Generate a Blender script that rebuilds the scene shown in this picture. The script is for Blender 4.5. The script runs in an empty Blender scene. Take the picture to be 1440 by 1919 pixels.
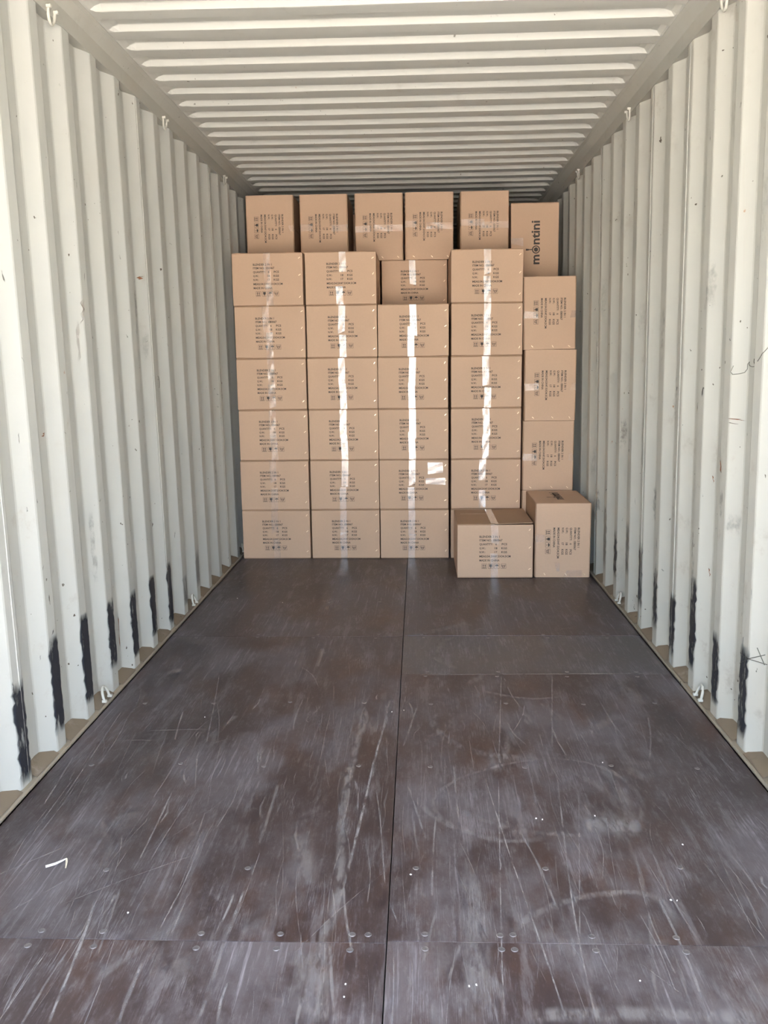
import bpy, bmesh, math, random
from mathutils import Vector, Matrix

random.seed(7)
scene = bpy.context.scene
COL = scene.collection
R90 = math.pi / 2

# ------------------------------------------------------------------ camera
F_PX, PITCH, YAW, ROLL = 1630.0, 0.16885, 0.04079, -0.0124
CAM = Vector((0.1155, 0.0, 1.339))
cy, sy, cp, sp = math.cos(YAW), math.sin(YAW), math.cos(PITCH), math.sin(PITCH)
fwd = Vector((-sy * cp, cy * cp, -sp))
rgt0 = Vector((cy, sy, 0.0))
up0 = rgt0.cross(fwd)
cr, sr = math.cos(ROLL), math.sin(ROLL)
rgt = rgt0 * cr + up0 * sr
up = up0 * cr - rgt0 * sr
cam_data = bpy.data.cameras.new('camera')
cam_data.sensor_fit = 'VERTICAL'
cam_data.sensor_height = 24.0
cam_data.sensor_width = 18.0
cam_data.lens = F_PX / 1919.0 * 24.0
cam_data.clip_start = 0.05
cam = bpy.data.objects.new('camera', cam_data)
m = Matrix((rgt, up, -fwd)).transposed().to_4x4()
m.translation = CAM
cam.matrix_world = m
COL.objects.link(cam)
scene.camera = cam

# ------------------------------------------------------------------ sky, sun, exposure
SUN_EL, SUN_AZ = math.radians(56), math.radians(60)     # sun stands behind the closed end of the container
world = bpy.data.worlds.new('sky')
scene.world = world
world.use_nodes = True
wn = world.node_tree
wn.nodes.clear()
sky = wn.nodes.new('ShaderNodeTexSky')
sky.sky_type = 'NISHITA'
sky.sun_disc = False
sky.sun_elevation = SUN_EL
sky.sun_rotation = SUN_AZ
sky.air_density = 1.0
sky.dust_density = 4.0
sky.ozone_density = 1.0
bg = wn.nodes.new('ShaderNodeBackground')
bg.inputs['Strength'].default_value = 0.55
wo = wn.nodes.new('ShaderNodeOutputWorld')
hsv = wn.nodes.new('ShaderNodeHueSaturation')       # hazy sky
hsv.inputs['Saturation'].default_value = 0.78
wn.links.new(sky.outputs[0], hsv.inputs['Color'])
wn.links.new(hsv.outputs[0], bg.inputs['Color'])
wn.links.new(bg.outputs[0], wo.inputs['Surface'])

sun_data = bpy.data.lights.new('sun', 'SUN')
sun_data.energy = 11.0
sun_data.angle = 0.01
sun_data.color = (1.0, 0.95, 0.87)
sun = bpy.data.objects.new('sun', sun_data)
sdir = Vector((math.sin(SUN_AZ) * math.cos(SUN_EL), math.cos(SUN_AZ) * math.cos(SUN_EL), math.sin(SUN_EL)))
sun.rotation_euler = sdir.to_track_quat('Z', 'Y').to_euler()
sun.location = (0, 0, 20)
COL.objects.link(sun)

DOOR_Y, END_Y = -0.05, 12.0
vs = scene.view_settings
vs.view_transform = 'Standard'
vs.look = 'None'
vs.exposure = 2.8
vs.gamma = 1.0
vs.use_curve_mapping = False

# ------------------------------------------------------------------ helpers
def link(o, parent=None):
    COL.objects.link(o)
    if parent is not None:
        o.parent = parent
    return o

def obj(name, data, mat=None, parent=None, loc=None, rot=None):
    o = bpy.data.objects.new(name, data)
    if mat is not None and data is not None and not data.materials:
        data.materials.append(mat)
    if loc is not None:
        o.location = loc
    if rot is not None:
        o.rotation_euler = rot
    return link(o, parent)

def pydata(name, verts, faces, smooth=False):
    me = bpy.data.meshes.new(name)
    me.from_pydata(verts, [], faces)
    if smooth:
        me.polygons.foreach_set('use_smooth', [True] * len(me.polygons))
    me.update()
    return me

def from_bm(name, bm, smooth=False):
    me = bpy.data.meshes.new(name)
    bm.to_mesh(me)
    bm.free()
    if smooth:
        me.polygons.foreach_set('use_smooth', [True] * len(me.polygons))
    return me

def bm_box(bm, x0, x1, y0, y1, z0, z1, bevel=0.0, seg=2):
    r = bmesh.ops.create_cube(bm, size=1.0)
    vs_ = r['verts']
    for v in vs_:
        v.co = Vector((x0 + (v.co.x + .5) * (x1 - x0), y0 + (v.co.y + .5) * (y1 - y0), z0 + (v.co.z + .5) * (z1 - z0)))
    if bevel:
        es = list({e for v in vs_ for e in v.link_edges})
        bmesh.ops.bevel(bm, geom=es, offset=bevel, segments=seg, affect='EDGES', profile=0.6)

def box_mesh(name, x0, x1, y0, y1, z0, z1, bevel=0.0, seg=2):
    bm = bmesh.new()
    bm_box(bm, x0, x1, y0, y1, z0, z1, bevel, seg)
    return from_bm(name, bm)

def tube_mesh(name, pts, rad, n=8):
    pts = [Vector(p) for p in pts]
    verts, faces = [], []
    ref = Vector((0.31, 0.53, 0.79))
    for i, p in enumerate(pts):
        t = (pts[min(i + 1, len(pts) - 1)] - pts[max(i - 1, 0)]).normalized()
        a = t.cross(ref).normalized()
        b = t.cross(a)
        for k in range(n):
            an = 2 * math.pi * k / n
            verts.append(p + (a * math.cos(an) + b * math.sin(an)) * rad)
    for i in range(len(pts) - 1):
        for k in range(n):
            k2 = (k + 1) % n
            faces.append((i * n + k, i * n + k2, (i + 1) * n + k2, (i + 1) * n + k))
    faces.append(tuple(range(n))[::-1])
    faces.append(tuple(range((len(pts) - 1) * n, len(pts) * n)))
    return pydata(name, verts, faces, True)

def tag(o, label, cat, group=None):
    o['label'] = label
    o['category'] = cat
    if group:
        o['group'] = group
    return o

def struct(o):
    o['kind'] = 'structure'
    return o

class NT:
    """tiny node-tree builder"""
    def __init__(self, name):
        self.mat = bpy.data.materials.new(name)
        self.mat.use_nodes = True
        self.t = self.mat.node_tree
        self.t.nodes.clear()
        self.out = self.t.nodes.new('ShaderNodeOutputMaterial')
    def n(self, typ, **kw):
        nd = self.t.nodes.new(typ)
        for k, v in kw.items():
            setattr(nd, k, v)
        return nd
    def l(self, a, b):
        self.t.links.new(a, b)
    def val(self, sock, v):
        if hasattr(v, 'is_linked') or isinstance(v, bpy.types.NodeSocket):
            self.l(v, sock)
        else:
            sock.default_value = v
    def coords(self, scale=(1, 1, 1), rot=(0, 0, 0), kind='Object'):
        tc = self.n('ShaderNodeTexCoord')
        mp = self.n('ShaderNodeMapping')
        mp.inputs['Scale'].default_value = scale
        mp.inputs['Rotation'].default_value = rot
        self.l(tc.outputs[kind], mp.inputs['Vector'])
        return mp.outputs[0]
    def noise(self, vec, scale, detail=3, rough=.55, dist=0.0):
        nd = self.n('ShaderNodeTexNoise')
        nd.inputs['Scale'].default_value = scale
        nd.inputs['Detail'].default_value = detail
        nd.inputs['Roughness'].default_value = rough
        nd.inputs['Distortion'].default_value = dist
        self.l(vec, nd.inputs['Vector'])
        return nd.outputs['Fac']
    def ramp(self, fac, a, b):
        nd = self.n('ShaderNodeMapRange')
        nd.interpolation_type = 'SMOOTHSTEP'
        nd.inputs['From Min'].default_value = a
        nd.inputs['From Max'].default_value = b
        self.l(fac, nd.inputs['Value'])
        return nd.outputs['Result']
    def math(self, op, a, b=0.0):
        nd = self.n('ShaderNodeMath', operation=op)
        self.val(nd.inputs[0], a)
        self.val(nd.inputs[1], b)
        return nd.outputs[0]
    def mix(self, fac, a, b):
        nd = self.n('ShaderNodeMix', data_type='RGBA')
        self.val(nd.inputs[0], fac)
        self.val(nd.inputs[6], a)
        self.val(nd.inputs[7], b)
        return nd.outputs[2]
    def bump(self, height, strength, dist=0.002):
        nd = self.n('ShaderNodeBump')
        nd.inputs['Strength'].default_value = strength
        nd.inputs['Distance'].default_value = dist
        self.l(height, nd.inputs['Height'])
        return nd.outputs[0]
    def pbsdf(self, color, rough=.6, metal=0.0, spec=.5, normal=None):
        p = self.n('ShaderNodeBsdfPrincipled')
        self.val(p.inputs['Base Color'], color)
        self.val(p.inputs['Roughness'], rough)
        p.inputs['Metallic'].default_value = metal
        p.inputs['Specular IOR Level'].default_value = spec
        if normal is not None:
            self.l(normal, p.inputs['Normal'])
        return p.outputs[0]
    def done(self, shader):
        self.l(shader, self.out.inputs['Surface'])
        return self.mat

def c4(r, g, b):
    return (r, g, b, 1.0)

# ------------------------------------------------------------------ materials
def mat_steel(name, base=(.50, .50, .46), dirt=(.42, .38, .31), amount=.5):
    t = NT(name)
    v = t.coords()
    vs_ = t.coords((1, 1, .12))
    big = t.ramp(t.noise(v, 1.7, 4, .6), .48, .78)
    streak = t.ramp(t.noise(vs_, 16, 4, .65), .56, .80)
    smear = t.math('MULTIPLY', t.ramp(t.noise(v, 7, 5, .7), .55, .75), t.ramp(t.noise(v, .9, 2), .46, .62))
    chip = t.math('MULTIPLY', t.ramp(t.noise(v, 38, 2, .5), .725, .75), t.ramp(t.noise(v, 3.1, 2), .50, .58))
    rust = t.math('MULTIPLY', t.ramp(t.noise(v, 20, 3, .6), .70, .76), t.ramp(t.noise(v, 2.3, 2), .54, .62))
    c = t.mix(t.math('MULTIPLY', big, .30 * amount), c4(*base), c4(*dirt))
    c = t.mix(t.math('MULTIPLY', streak, .30 * amount), c, c4(*dirt))
    c = t.mix(t.math('MULTIPLY', smear, .75 * amount), c, c4(.36, .32, .27))
    c = t.mix(t.math('MULTIPLY', rust, .8 * amount), c, c4(.33, .15, .06))
    c = t.mix(t.math('MULTIPLY', chip, 1.5 * amount), c, c4(.10, .08, .06))
    nb = t.bump(t.noise(v, 5, 3), .35, .006)
    return t.done(t.pbsdf(c, .68, 0, .16, nb))

M_WALL = mat_steel('painted_steel_wall', amount=.70)
M_WALL_R = mat_steel('painted_steel_wall_stained', base=(.515, .505, .45), amount=1.0)
M_ROOF = mat_steel('painted_steel_roof', base=(.57, .56, .51), amount=.5)
M_RAIL = mat_steel('painted_steel_rail', base=(.46, .45, .40), dirt=(.36, .30, .22), amount=.8)
M_SILL = mat_steel('dusty_bottom_rail', base=(.34, .29, .22), dirt=(.20, .15, .10), amount=1.2)
M_DUST = mat_steel('brown_dust', base=(.22, .175, .125), dirt=(.12, .09, .06), amount=1.3)
M_RING = mat_steel('painted_ring_steel', base=(.56, .54, .47), amount=.6)

def mat_floor(name, dark, brown_c, hz):
    t = NT(name)
    v = t.coords()
    oi = t.n('ShaderNodeObjectInfo')
    tc = t.n('ShaderNodeTexCoord')
    add = t.n('ShaderNodeVectorMath', operation='ADD')
    sc = t.n('ShaderNodeVectorMath', operation='SCALE')
    sc.inputs['Scale'].default_value = 1.0
    comb = t.n('ShaderNodeCombineXYZ')
    t.l(t.math('MULTIPLY', oi.outputs['Random'], 37.0), comb.inputs['X'])
    t.l(t.math('MULTIPLY', oi.outputs['Random'], 91.0), comb.inputs['Y'])
    t.l(tc.outputs['Object'], add.inputs[0])
    t.l(comb.outputs[0], add.inputs[1])
    pv = add.outputs[0]
    def mapped(scale, rz):
        mp = t.n('ShaderNodeMapping')
        mp.inputs['Scale'].default_value = scale
        mp.inputs['Rotation'].default_value = (0, 0, rz)
        t.l(pv, mp.inputs['Vector'])
        return mp.outputs[0]
    cloud = t.ramp(t.noise(mapped((1, .55, 1), .15), 2.6, 8, .72), .44, .62)
    blot = t.ramp(t.noise(mapped((1, .5, 1), -.2), 6.5, 6, .72), .46, .72)
    grain = t.ramp(t.noise(mapped((1, .045, 1), .0), 260, 4, .75), .44, .66)
    grain2 = t.ramp(t.noise(mapped((1, .03, 1), .12), 80, 4, .75), .53, .70)
    fine = t.ramp(t.noise(mapped((1, .35, 1), .3), 60, 4, .75), .52, .76)
    brown = t.ramp(t.noise(mapped((1, .4, 1), .0), 4.2, 5, .65), .45, .70)
    c = t.mix(brown, c4(*dark), c4(*brown_c))
    c = t.mix(t.math('MULTIPLY', cloud, hz), c, c4(.140, .126, .134))
    c = t.mix(t.math('MULTIPLY', t.math('MULTIPLY', blot, grain), .80), c, c4(.26, .245, .265))
    c = t.mix(t.math('MULTIPLY', t.math('MULTIPLY', grain2, cloud), .75), c, c4(.29, .27, .285))
    scrape = t.ramp(t.noise(mapped((1, .13, 1), .05), 17, 6, .72), .54, .64)
    c = t.mix(t.math('MULTIPLY', scrape, .42), c, c4(.185, .170, .178))
    c = t.mix(t.math('MULTIPLY', fine, .36), c, c4(.21, .195, .20))
    tint = t.mix(oi.outputs['Random'], c4(.93, .92, .93), c4(1.06, 1.05, 1.06))
    mm = t.n('ShaderNodeMix', data_type='RGBA', blend_type='MULTIPLY')
    mm.inputs[0].default_value = 1.0
    t.l(c, mm.inputs[6]); t.l(tint, mm.inputs[7])
    rough = t.math('ADD', t.math('MULTIPLY', cloud, .14), .36)
    h = t.math('ADD', grain, t.math('MULTIPLY', fine, .5))
    return t.done(t.pbsdf(mm.outputs[2], rough, 0, .38, t.bump(h, .12, .001)))

M_FLOOR = mat_floor('worn_film_plywood', (.046, .032, .032), (.066, .036, .028), .66)
M_FLOOR_G = mat_floor('worn_grey_plywood', (.072, .064, .064), (.076, .062, .058), .45)

def mat_plain(name, col, rough=.6, metal=0.0, spec=.5):
    t = NT(name)
    v = t.coords()
    k = t.ramp(t.noise(v, 25, 3), .3, .7)
    c = t.mix(k, c4(*[x * .88 for x in col]), c4(*[min(1, x * 1.08) for x in col]))
    return t.done(t.pbsdf(c, rough, metal, spec))

M_DARK = mat_plain('dark_underfloor', (.02, .018, .016), .8)
M_SCREW = mat_plain('worn_screw_steel', (.17, .155, .155), .45, .4)
M_STAPLE = mat_plain('coppered_staple', (.95, .76, .56), .38, 1.0)
M_PRINT = mat_plain('dark_carton_ink', (.070, .058, .052), .7, 0, .3)
M_PAPER = mat_plain('white_paper', (.80, .78, .74), .8)
M_PENCIL = mat_plain('marker_line', (.13, .12, .10), .7)
M_WELD = mat_plain('weld_bead_paint', (.46, .45, .41), .8, 0, .1)
M_YARD = mat_plain('concrete_yard', (.50, .47, .42), .9)

def mat_card(name, base, alt):
    t = NT(name)
    v = t.coords()
    oi = t.n('ShaderNodeObjectInfo')
    vv = t.n('ShaderNodeVectorMath', operation='ADD')
    comb = t.n('ShaderNodeCombineXYZ')
    t.l(t.math('MULTIPLY', oi.outputs['Random'], 53.0), comb.inputs['X'])
    t.l(v, vv.inputs[0]); t.l(comb.outputs[0], vv.inputs[1])
    big = t.ramp(t.noise(vv.outputs[0], 3.2, 3), .35, .7)
    fib = t.ramp(t.noise(vv.outputs[0], 90, 3, .6), .35, .7)
    c = t.mix(t.math('MULTIPLY', big, .6), c4(*base), c4(*alt))
    c = t.mix(t.math('MULTIPLY', fib, .12), c, c4(*[x * .8 for x in base]))
    c = t.mix(t.math('MULTIPLY', oi.outputs['Random'], .22), c, c4(*[x * .86 for x in alt]))
    flute = t.noise(t.coords((160, 1, 1)), 1.0, 0)
    return t.done(t.pbsdf(c, .72, 0, .28, t.bump(flute, .05, .001)))

M_CARD = mat_card('brown_cardboard', (.64, .44, .305), (.61, .415, .285))
M_CARD_EDGE = mat_card('cardboard_flap', (.46, .30, .19), (.42, .27, .17))

def mat_tape():
    t = NT('clear_packing_tape')
    v = t.coords()
    w = t.noise(v, 34, 3, .6, .6)
    nb = t.bump(w, .16, .004)
    gl = t.n('ShaderNodeBsdfGlossy')
    gl.inputs['Roughness'].default_value = .19
    gl.inputs['Color'].default_value = c4(1, 1, 1)
    t.l(nb, gl.inputs['Normal'])
    tr = t.n('ShaderNodeBsdfTransparent')
    tr.inputs['Color'].default_value = c4(.965, .955, .94)
    df = t.n('ShaderNodeBsdfDiffuse')
    df.inputs['Color'].default_value = c4(.92, .86, .80)
    m1 = t.n('ShaderNodeMixShader')
    t.l(t.math('ADD', t.math('MULTIPLY', t.ramp(w, .4, .7), .10), .10), m1.inputs[0])
    t.l(tr.outputs[0], m1.inputs[1]); t.l(df.outputs[0], m1.inputs[2])
    fr = t.n('ShaderNodeFresnel')
    fr.inputs['IOR'].default_value = 1.5
    m2 = t.n('ShaderNodeMixShader')
    t.l(t.math('MULTIPLY', fr.outputs[0], 2.7), m2.inputs[0])
    t.l(m1.outputs[0], m2.inputs[1]); t.l(gl.outputs[0], m2.inputs[2])
    return t.done(m2.outputs[0])

M_TAPE = mat_tape()

def mat_decal(name, col, nscale, lo, hi, rough=.6, stretch=(1, 1, 1)):
    """thin layer of rubbed-off or rubbed-on colour, worn through by noise; strength comes with the mesh"""
    t = NT(name)
    v = t.coords(stretch)
    at = t.n('ShaderNodeAttribute', attribute_name='strength')
    ns = t.ramp(t.noise(v, nscale, 5, .7), lo, hi)
    a = t.math('MULTIPLY', ns, at.outputs['Fac'])
    tr = t.n('ShaderNodeBsdfTransparent')
    mx = t.n('ShaderNodeMixShader')
    t.l(a, mx.inputs[0])
    t.l(tr.outputs[0], mx.inputs[1])
    t.l(t.pbsdf(c4(*col), rough), mx.inputs[2])
    return t.done(mx.outputs[0])

M_SCRATCH = mat_decal('pale_scratch', (.36, .335, .335), 45, .34, .60, .5, (1, .25, 1))
M_RUBBER = mat_decal('black_rubber_scuff', (.026, .028, .036), 30, .27, .58, .55, (1, 1, .30))
M_RUST = mat_decal('rust_mark', (.24, .085, .03), 60, .30, .46, .7)
M_GRIME = mat_decal('grey_grime', (.22, .19, .17), 22, .38, .66, .7)
M_CHIP = mat_decal('dark_paint_chip', (.055, .045, .038), 90, .05, .2, .7)

# ------------------------------------------------------------------ the container shell
XC0, LEAN = 0.035, -0.0115           # the box leans a little to the left with height
HALF, DEPTH, PITCH_W = 1.195, 0.036, 0.282
PHASE = {-1: 2.835, 1: 2.862}
RAIL_Z = 2.575
ROOF_Z = 2.69

def xcen(z):
    return XC0 + LEAN * z

def prof(side, y):
    """how far the side wall lies outside its inner plane at depth y (0 = inner flat)"""
    u = (y - PHASE[side]) % PITCH_W
    a, b, c = .070, .138, .212
    if u < a:
        return 0.0
    if u < b:
        return DEPTH * (u - a) / (b - a)
    if u < c:
        return DEPTH
    return DEPTH * (1 - (u - c) / (PITCH_W - c))

def wall_x(side, y, z, proud=0.0):
    return xcen(z) + side * (HALF + prof(side, y) - proud)

def make_wall(side, name):
    ys = [DOOR_Y]
    k0 = math.floor((DOOR_Y - PHASE[side]) / PITCH_W) - 1
    k = k0
    while True:
        base = PHASE[side] + k * PITCH_W
        if base > END_Y:
            break
        for c in (0, .070, .138, .212):
            for d in (-.004, .004):
                if DOOR_Y < base + c + d < END_Y:
                    ys.append(base + c + d)
        k += 1
    ys.append(END_Y)
    zs = [.004, .25, .6, 1.0, 1.4, 1.8, 2.2, RAIL_Z + .02]
    verts, faces = [], []
    rnd = random.Random(31 + side)
    for y in ys:
        for z in zs:
            dent = 0.0
            verts.append((wall_x(side, y, z) + dent, y, z))
    nz = len(zs)
    for i in range(len(ys) - 1):
        for j in range(nz - 1):
            a = i * nz + j
            f = (a, a + nz, a + nz + 1, a + 1)
            faces.append(f if side < 0 else f[::-1])
    me = pydata(name, verts, faces)
    o = struct(obj(name, me, M_WALL if side < 0 else M_WALL_R))
    md = o.modifiers.new('sheet', 'SOLIDIFY')
    md.thickness = .003
    md.offset = -1
    return o

wall_left = make_wall(-1, 'wall_left')
wall_right = make_wall(1, 'wall_right')

# far end wall
verts, faces = [], []
xs = [-1.24 + i * .02 for i in range(125)]
for x in xs:
    u = (x + 5) % .25
    d = 0 if u < .1 else (.045 * (u - .1) / .03 if u < .13 else (.045 if u < .22 else .045 * (.25 - u) / .03))
    verts += [(x, END_Y - .06 + d, -.05), (x, END_Y - .06 + d, 2.72)]
for i in range(len(xs) - 1):
    faces.append((2 * i, 2 * i + 2, 2 * i + 3, 2 * i + 1))
wall_back = struct(obj('wall_back', pydata('wall_back', verts, faces), M_WALL))
md = wall_back.modifiers.new('sheet', 'SOLIDIFY'); md.thickness = .004; md.offset = -1

# roof: die-stamped cross ribs pressed upwards, with a flat margin along both rails
ROOF_PITCH, ROOF_PHASE, ROOF_D = 0.2092, 3.574, 0.024
xo = xcen(ROOF_Z)
mask_x = [(-1.24, 0), (-1.150, 0), (-1.140, .12), (-1.122, .65), (-1.098, .96), (-1.07, 1), (-.7, 1), (-.35, 1), (0, 1),
          (.35, 1), (.7, 1), (1.07, 1), (1.098, .96), (1.122, .65), (1.140, .12), (1.150, 0), (1.24, 0)]
ys, hs = [], []
k = math.floor((DOOR_Y - ROOF_PHASE) / ROOF_PITCH)
while ROOF_PHASE + k * ROOF_PITCH < END_Y + .2:
    b = ROOF_PHASE + k * ROOF_PITCH     # centre of the slope that faces the doors
    for dy, h in ((-.012, 1), (-.008, .95), (.008, .05), (.012, 0), (.090, 0), (.094, .05), (.112, .95), (.116, 1)):
        y = b + dy
        if DOOR_Y <= y <= END_Y:
            ys.append(y); hs.append(h)
    k += 1
verts, faces = [], []
rnd = random.Random(5)
for y, h in zip(ys, hs):
    for mx, mk in mask_x:
        sag = -.004 * (1 - (mx / 1.24) ** 2) + rnd.uniform(-.0012, .0012)
        verts.append((xo + mx, y, ROOF_Z + ROOF_D * h * mk + sag))
nx = len(mask_x)
for i in range(len(ys) - 1):
    for j in range(nx - 1):
        a = i * nx + j
        faces.append((a, a + nx, a + nx + 1, a + 1))
roof_me = pydata('ceiling', verts, faces)
ceiling = struct(obj('ceiling', roof_me, M_ROOF))
md = ceiling.modifiers.new('sheet', 'SOLIDIFY'); md.thickness = .003; md.offset = -1

# top rails: a steel tube closing the wall, with a sloping flange to the roof edge
for side, nm in ((-1, 'trim_1'), (1, 'trim_2')):
    xi = xcen(2.6) + side * (HALF - .004)
    sec = [(xi + side * .11, RAIL_Z), (xi, RAIL_Z), (xi, 2.640), (xo + side * 1.163, ROOF_Z - .012), (xo + side * 1.150, ROOF_Z - .003),
           (xo + side * 1.150, ROOF_Z + .05), (xi + side * .11, ROOF_Z + .05)]
    n = len(sec)
    verts = [(x, DOOR_Y, z) for x, z in sec] + [(x, END_Y, z) for x, z in sec]
    faces = [(i, (i + 1) % n, n + (i + 1) % n, n + i) for i in range(n)] + [tuple(range(n))[::-1], tuple(range(n, 2 * n))]
    bm = bmesh.new()
    bv = [bm.verts.new(v) for v in verts]
    for f in faces:
        bm.faces.new([bv[i] for i in f])
    bmesh.ops.recalc_face_normals(bm, faces=bm.faces)
    struct(obj(nm, from_bm(nm, bm), M_RAIL))

# bottom rails: dusty ledges between plywood and corrugated sheet
FL, FR = -1.134, 1.2045
for side, nm, x_in in ((-1, 'trim_3', FL), (1, 'trim_4', FR)):
    bm = bmesh.new()
    x_out = XC0 + side * (HALF + DEPTH + .03)
    a, b = sorted((x_in + side * .0006, x_out))
    bm_box(bm, a, b, DOOR_Y, END_Y, -.12, .006, .002)
    # raised lip of the angle profile beside the plywood
    a, b = sorted((x_in + side * .0006, x_in + side * .010))
    bm_box(bm, a, b, DOOR_Y, END_Y, -.05, .013, .003)
    rail = struct(obj(nm, from_bm(nm, bm), M_SILL))
    # dust wedge lying in every outer fold
    rnd = random.Random(9 + side)
    verts, faces = [], []
    k = math.floor((DOOR_Y - PHASE[side]) / PITCH_W) + 1
    while PHASE[side] + (k + 1) * PITCH_W < END_Y:
        y0 = PHASE[side] + k * PITCH_W
        b0 = len(verts)
        for u in (.085, .138, .175, .212, .265):
            y = y0 + u
            xo_ = wall_x(side, y, .02)
            hgt = .030 * (prof(side, y) / DEPTH) + rnd.uniform(0, .006)
            verts += [(xo_ + side * .002, y, .006 + hgt), (x_in + side * .016, y, .006)]
        for i in range(4):
            f = (b0 + 2 * i, b0 + 2 * i + 1, b0 + 2 * i + 3, b0 + 2 * i + 2)
            faces.append(f if side < 0 else f[::-1])
        k += 1
    dust = obj('dust_fillet', pydata('dust_fillet', verts, faces, True), M_DUST, rail)

# corner posts and sill at the door end, end sill
for side in (-1, 1):
    x = XC0 + side * 1.24
    me = box_mesh('corner_post', min(x - side * .03, x + side * .06), max(x - side * .03, x + side * .06), DOOR_Y - .16, DOOR_Y, -.15, 2.80, .01)
    struct(obj('trim_%d' % (5 if side < 0 else 6), me, M_RAIL))
struct(obj('trim_7', box_mesh('door_header', -1.27, 1.32, DOOR_Y - .16, DOOR_Y, 2.66, 2.82, .01), M_RAIL))

# weld seams of the wall sheets: a thin bead on an inner flat
for side, wall, ylist in ((-1, wall_left, (2.60, 4.255, 5.67)), (1, wall_right, (3.745, 4.30, 5.45))):
    for y in ylist:
        x = wall_x(side, y, 0)
        pts = [(wall_x(side, y, z) - 0.0, y + .0015 * math.sin(z * 9), z) for z in [.01 + i * .2 for i in range(13)] + [RAIL_Z]]
        obj('weld_seam', tube_mesh('weld_seam', pts, .0028, 6), M_WELD, wall)

# yard outside the doors
yard = struct(obj('ground', pydata('ground', [(-60, -70, -.16), (60, -70, -.16), (60, 40, -.16), (-60, 40, -.16)], [(0, 1, 2, 3)]), M_YARD))

# ------------------------------------------------------------------ plywood floor
floor = bpy.data.objects.new('floor', None)
struct(link(floor))
obj('underfloor', box_mesh('underfloor', FL + .002, FR - .002, DOOR_Y, END_Y, -.12, -.030), M_DARK, floor)
XM = 0.0345
panels = []
def panel(x0, x1, y0, y1, dz=0.0, mat=None):
    g = .0009
    me = box_mesh('floor_panel', x0 + g, x1 - g, y0 + g * .8, y1 - g * .8, -.030, dz, .0014, 2)
    p = obj('floor_panel', me, mat or M_FLOOR, floor)
    panels.append((x0, x1, y0, y1, p))
    return p
for y0, y1 in ((DOOR_Y, 1.838), (1.838, 4.166), (4.166, 6.60), (6.60, 9.0), (9.0, END_Y)):
    panel(FL, XM - .0004, y0, y1)
for y0, y1, dz in ((DOOR_Y, 1.846, 0), (1.846, 3.634, 0), (3.634, 4.178, -.0012), (4.178, 6.60, 0), (6.60, 9.0, 0), (9.0, END_Y, 0)):
    panel(XM + .0004, FR, y0, y1, dz, M_FLOOR_G if dz else None)

SCREWS = [(-.734, 2.123), (-.352, 2.138), (.102, 2.147), (.449, 2.151), (.809, 2.163), (-.80, 1.866), (-.651, 1.866), (-.411, 1.864),
          (-.221, 1.866), (-.049, 1.868), (-.011, 1.868), (-.81, 1.811), (-.653, 1.811), (-.41, 1.811), (-.222, 1.813), (-.05, 1.812),
          (.124, 1.873), (.302, 1.872), (.333, 1.875), (.518, 1.873), (.715, 1.873), (.124, 1.820), (.301, 1.822), (.331, 1.822),
          (.518, 1.823), (.723, 1.822), (.95, 1.873), (.95, 1.822)]
for x in (-1.0, -.7, -.4, -.1, .14, .45, .75, 1.05):
    for y in (2.75, 3.30, 4.14, 4.195, 4.8, 5.3):
        SCREWS.append((x + random.uniform(-.02, .02), y + random.uniform(-.012, .012)))
for x in (.14, .45, .75, 1.05):
    SCREWS += [(x, 3.606), (x + .01, 3.664)]
bm = bmesh.new()
bmesh.ops.create_cone(bm, cap_ends=True, segments=14, radius1=.0088, radius2=.0074, depth=.0016)
for v in list(bm.verts):
    v.co.z += .0004
ring = [f for f in bm.faces if f.normal.z > .9]
bmesh.ops.inset_individual(bm, faces=ring, thickness=.0035, depth=-.0007)
screw_me = from_bm('screw_head', bm)
screw_me.materials.append(M_SCREW)
for x, y in SCREWS:
    for x0, x1, y0, y1, p in panels:
        if x0 < x < x1 and y0 < y < y1:
            obj('screw_head', screw_me, None, p, (x, y, .0004))
            break

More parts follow.
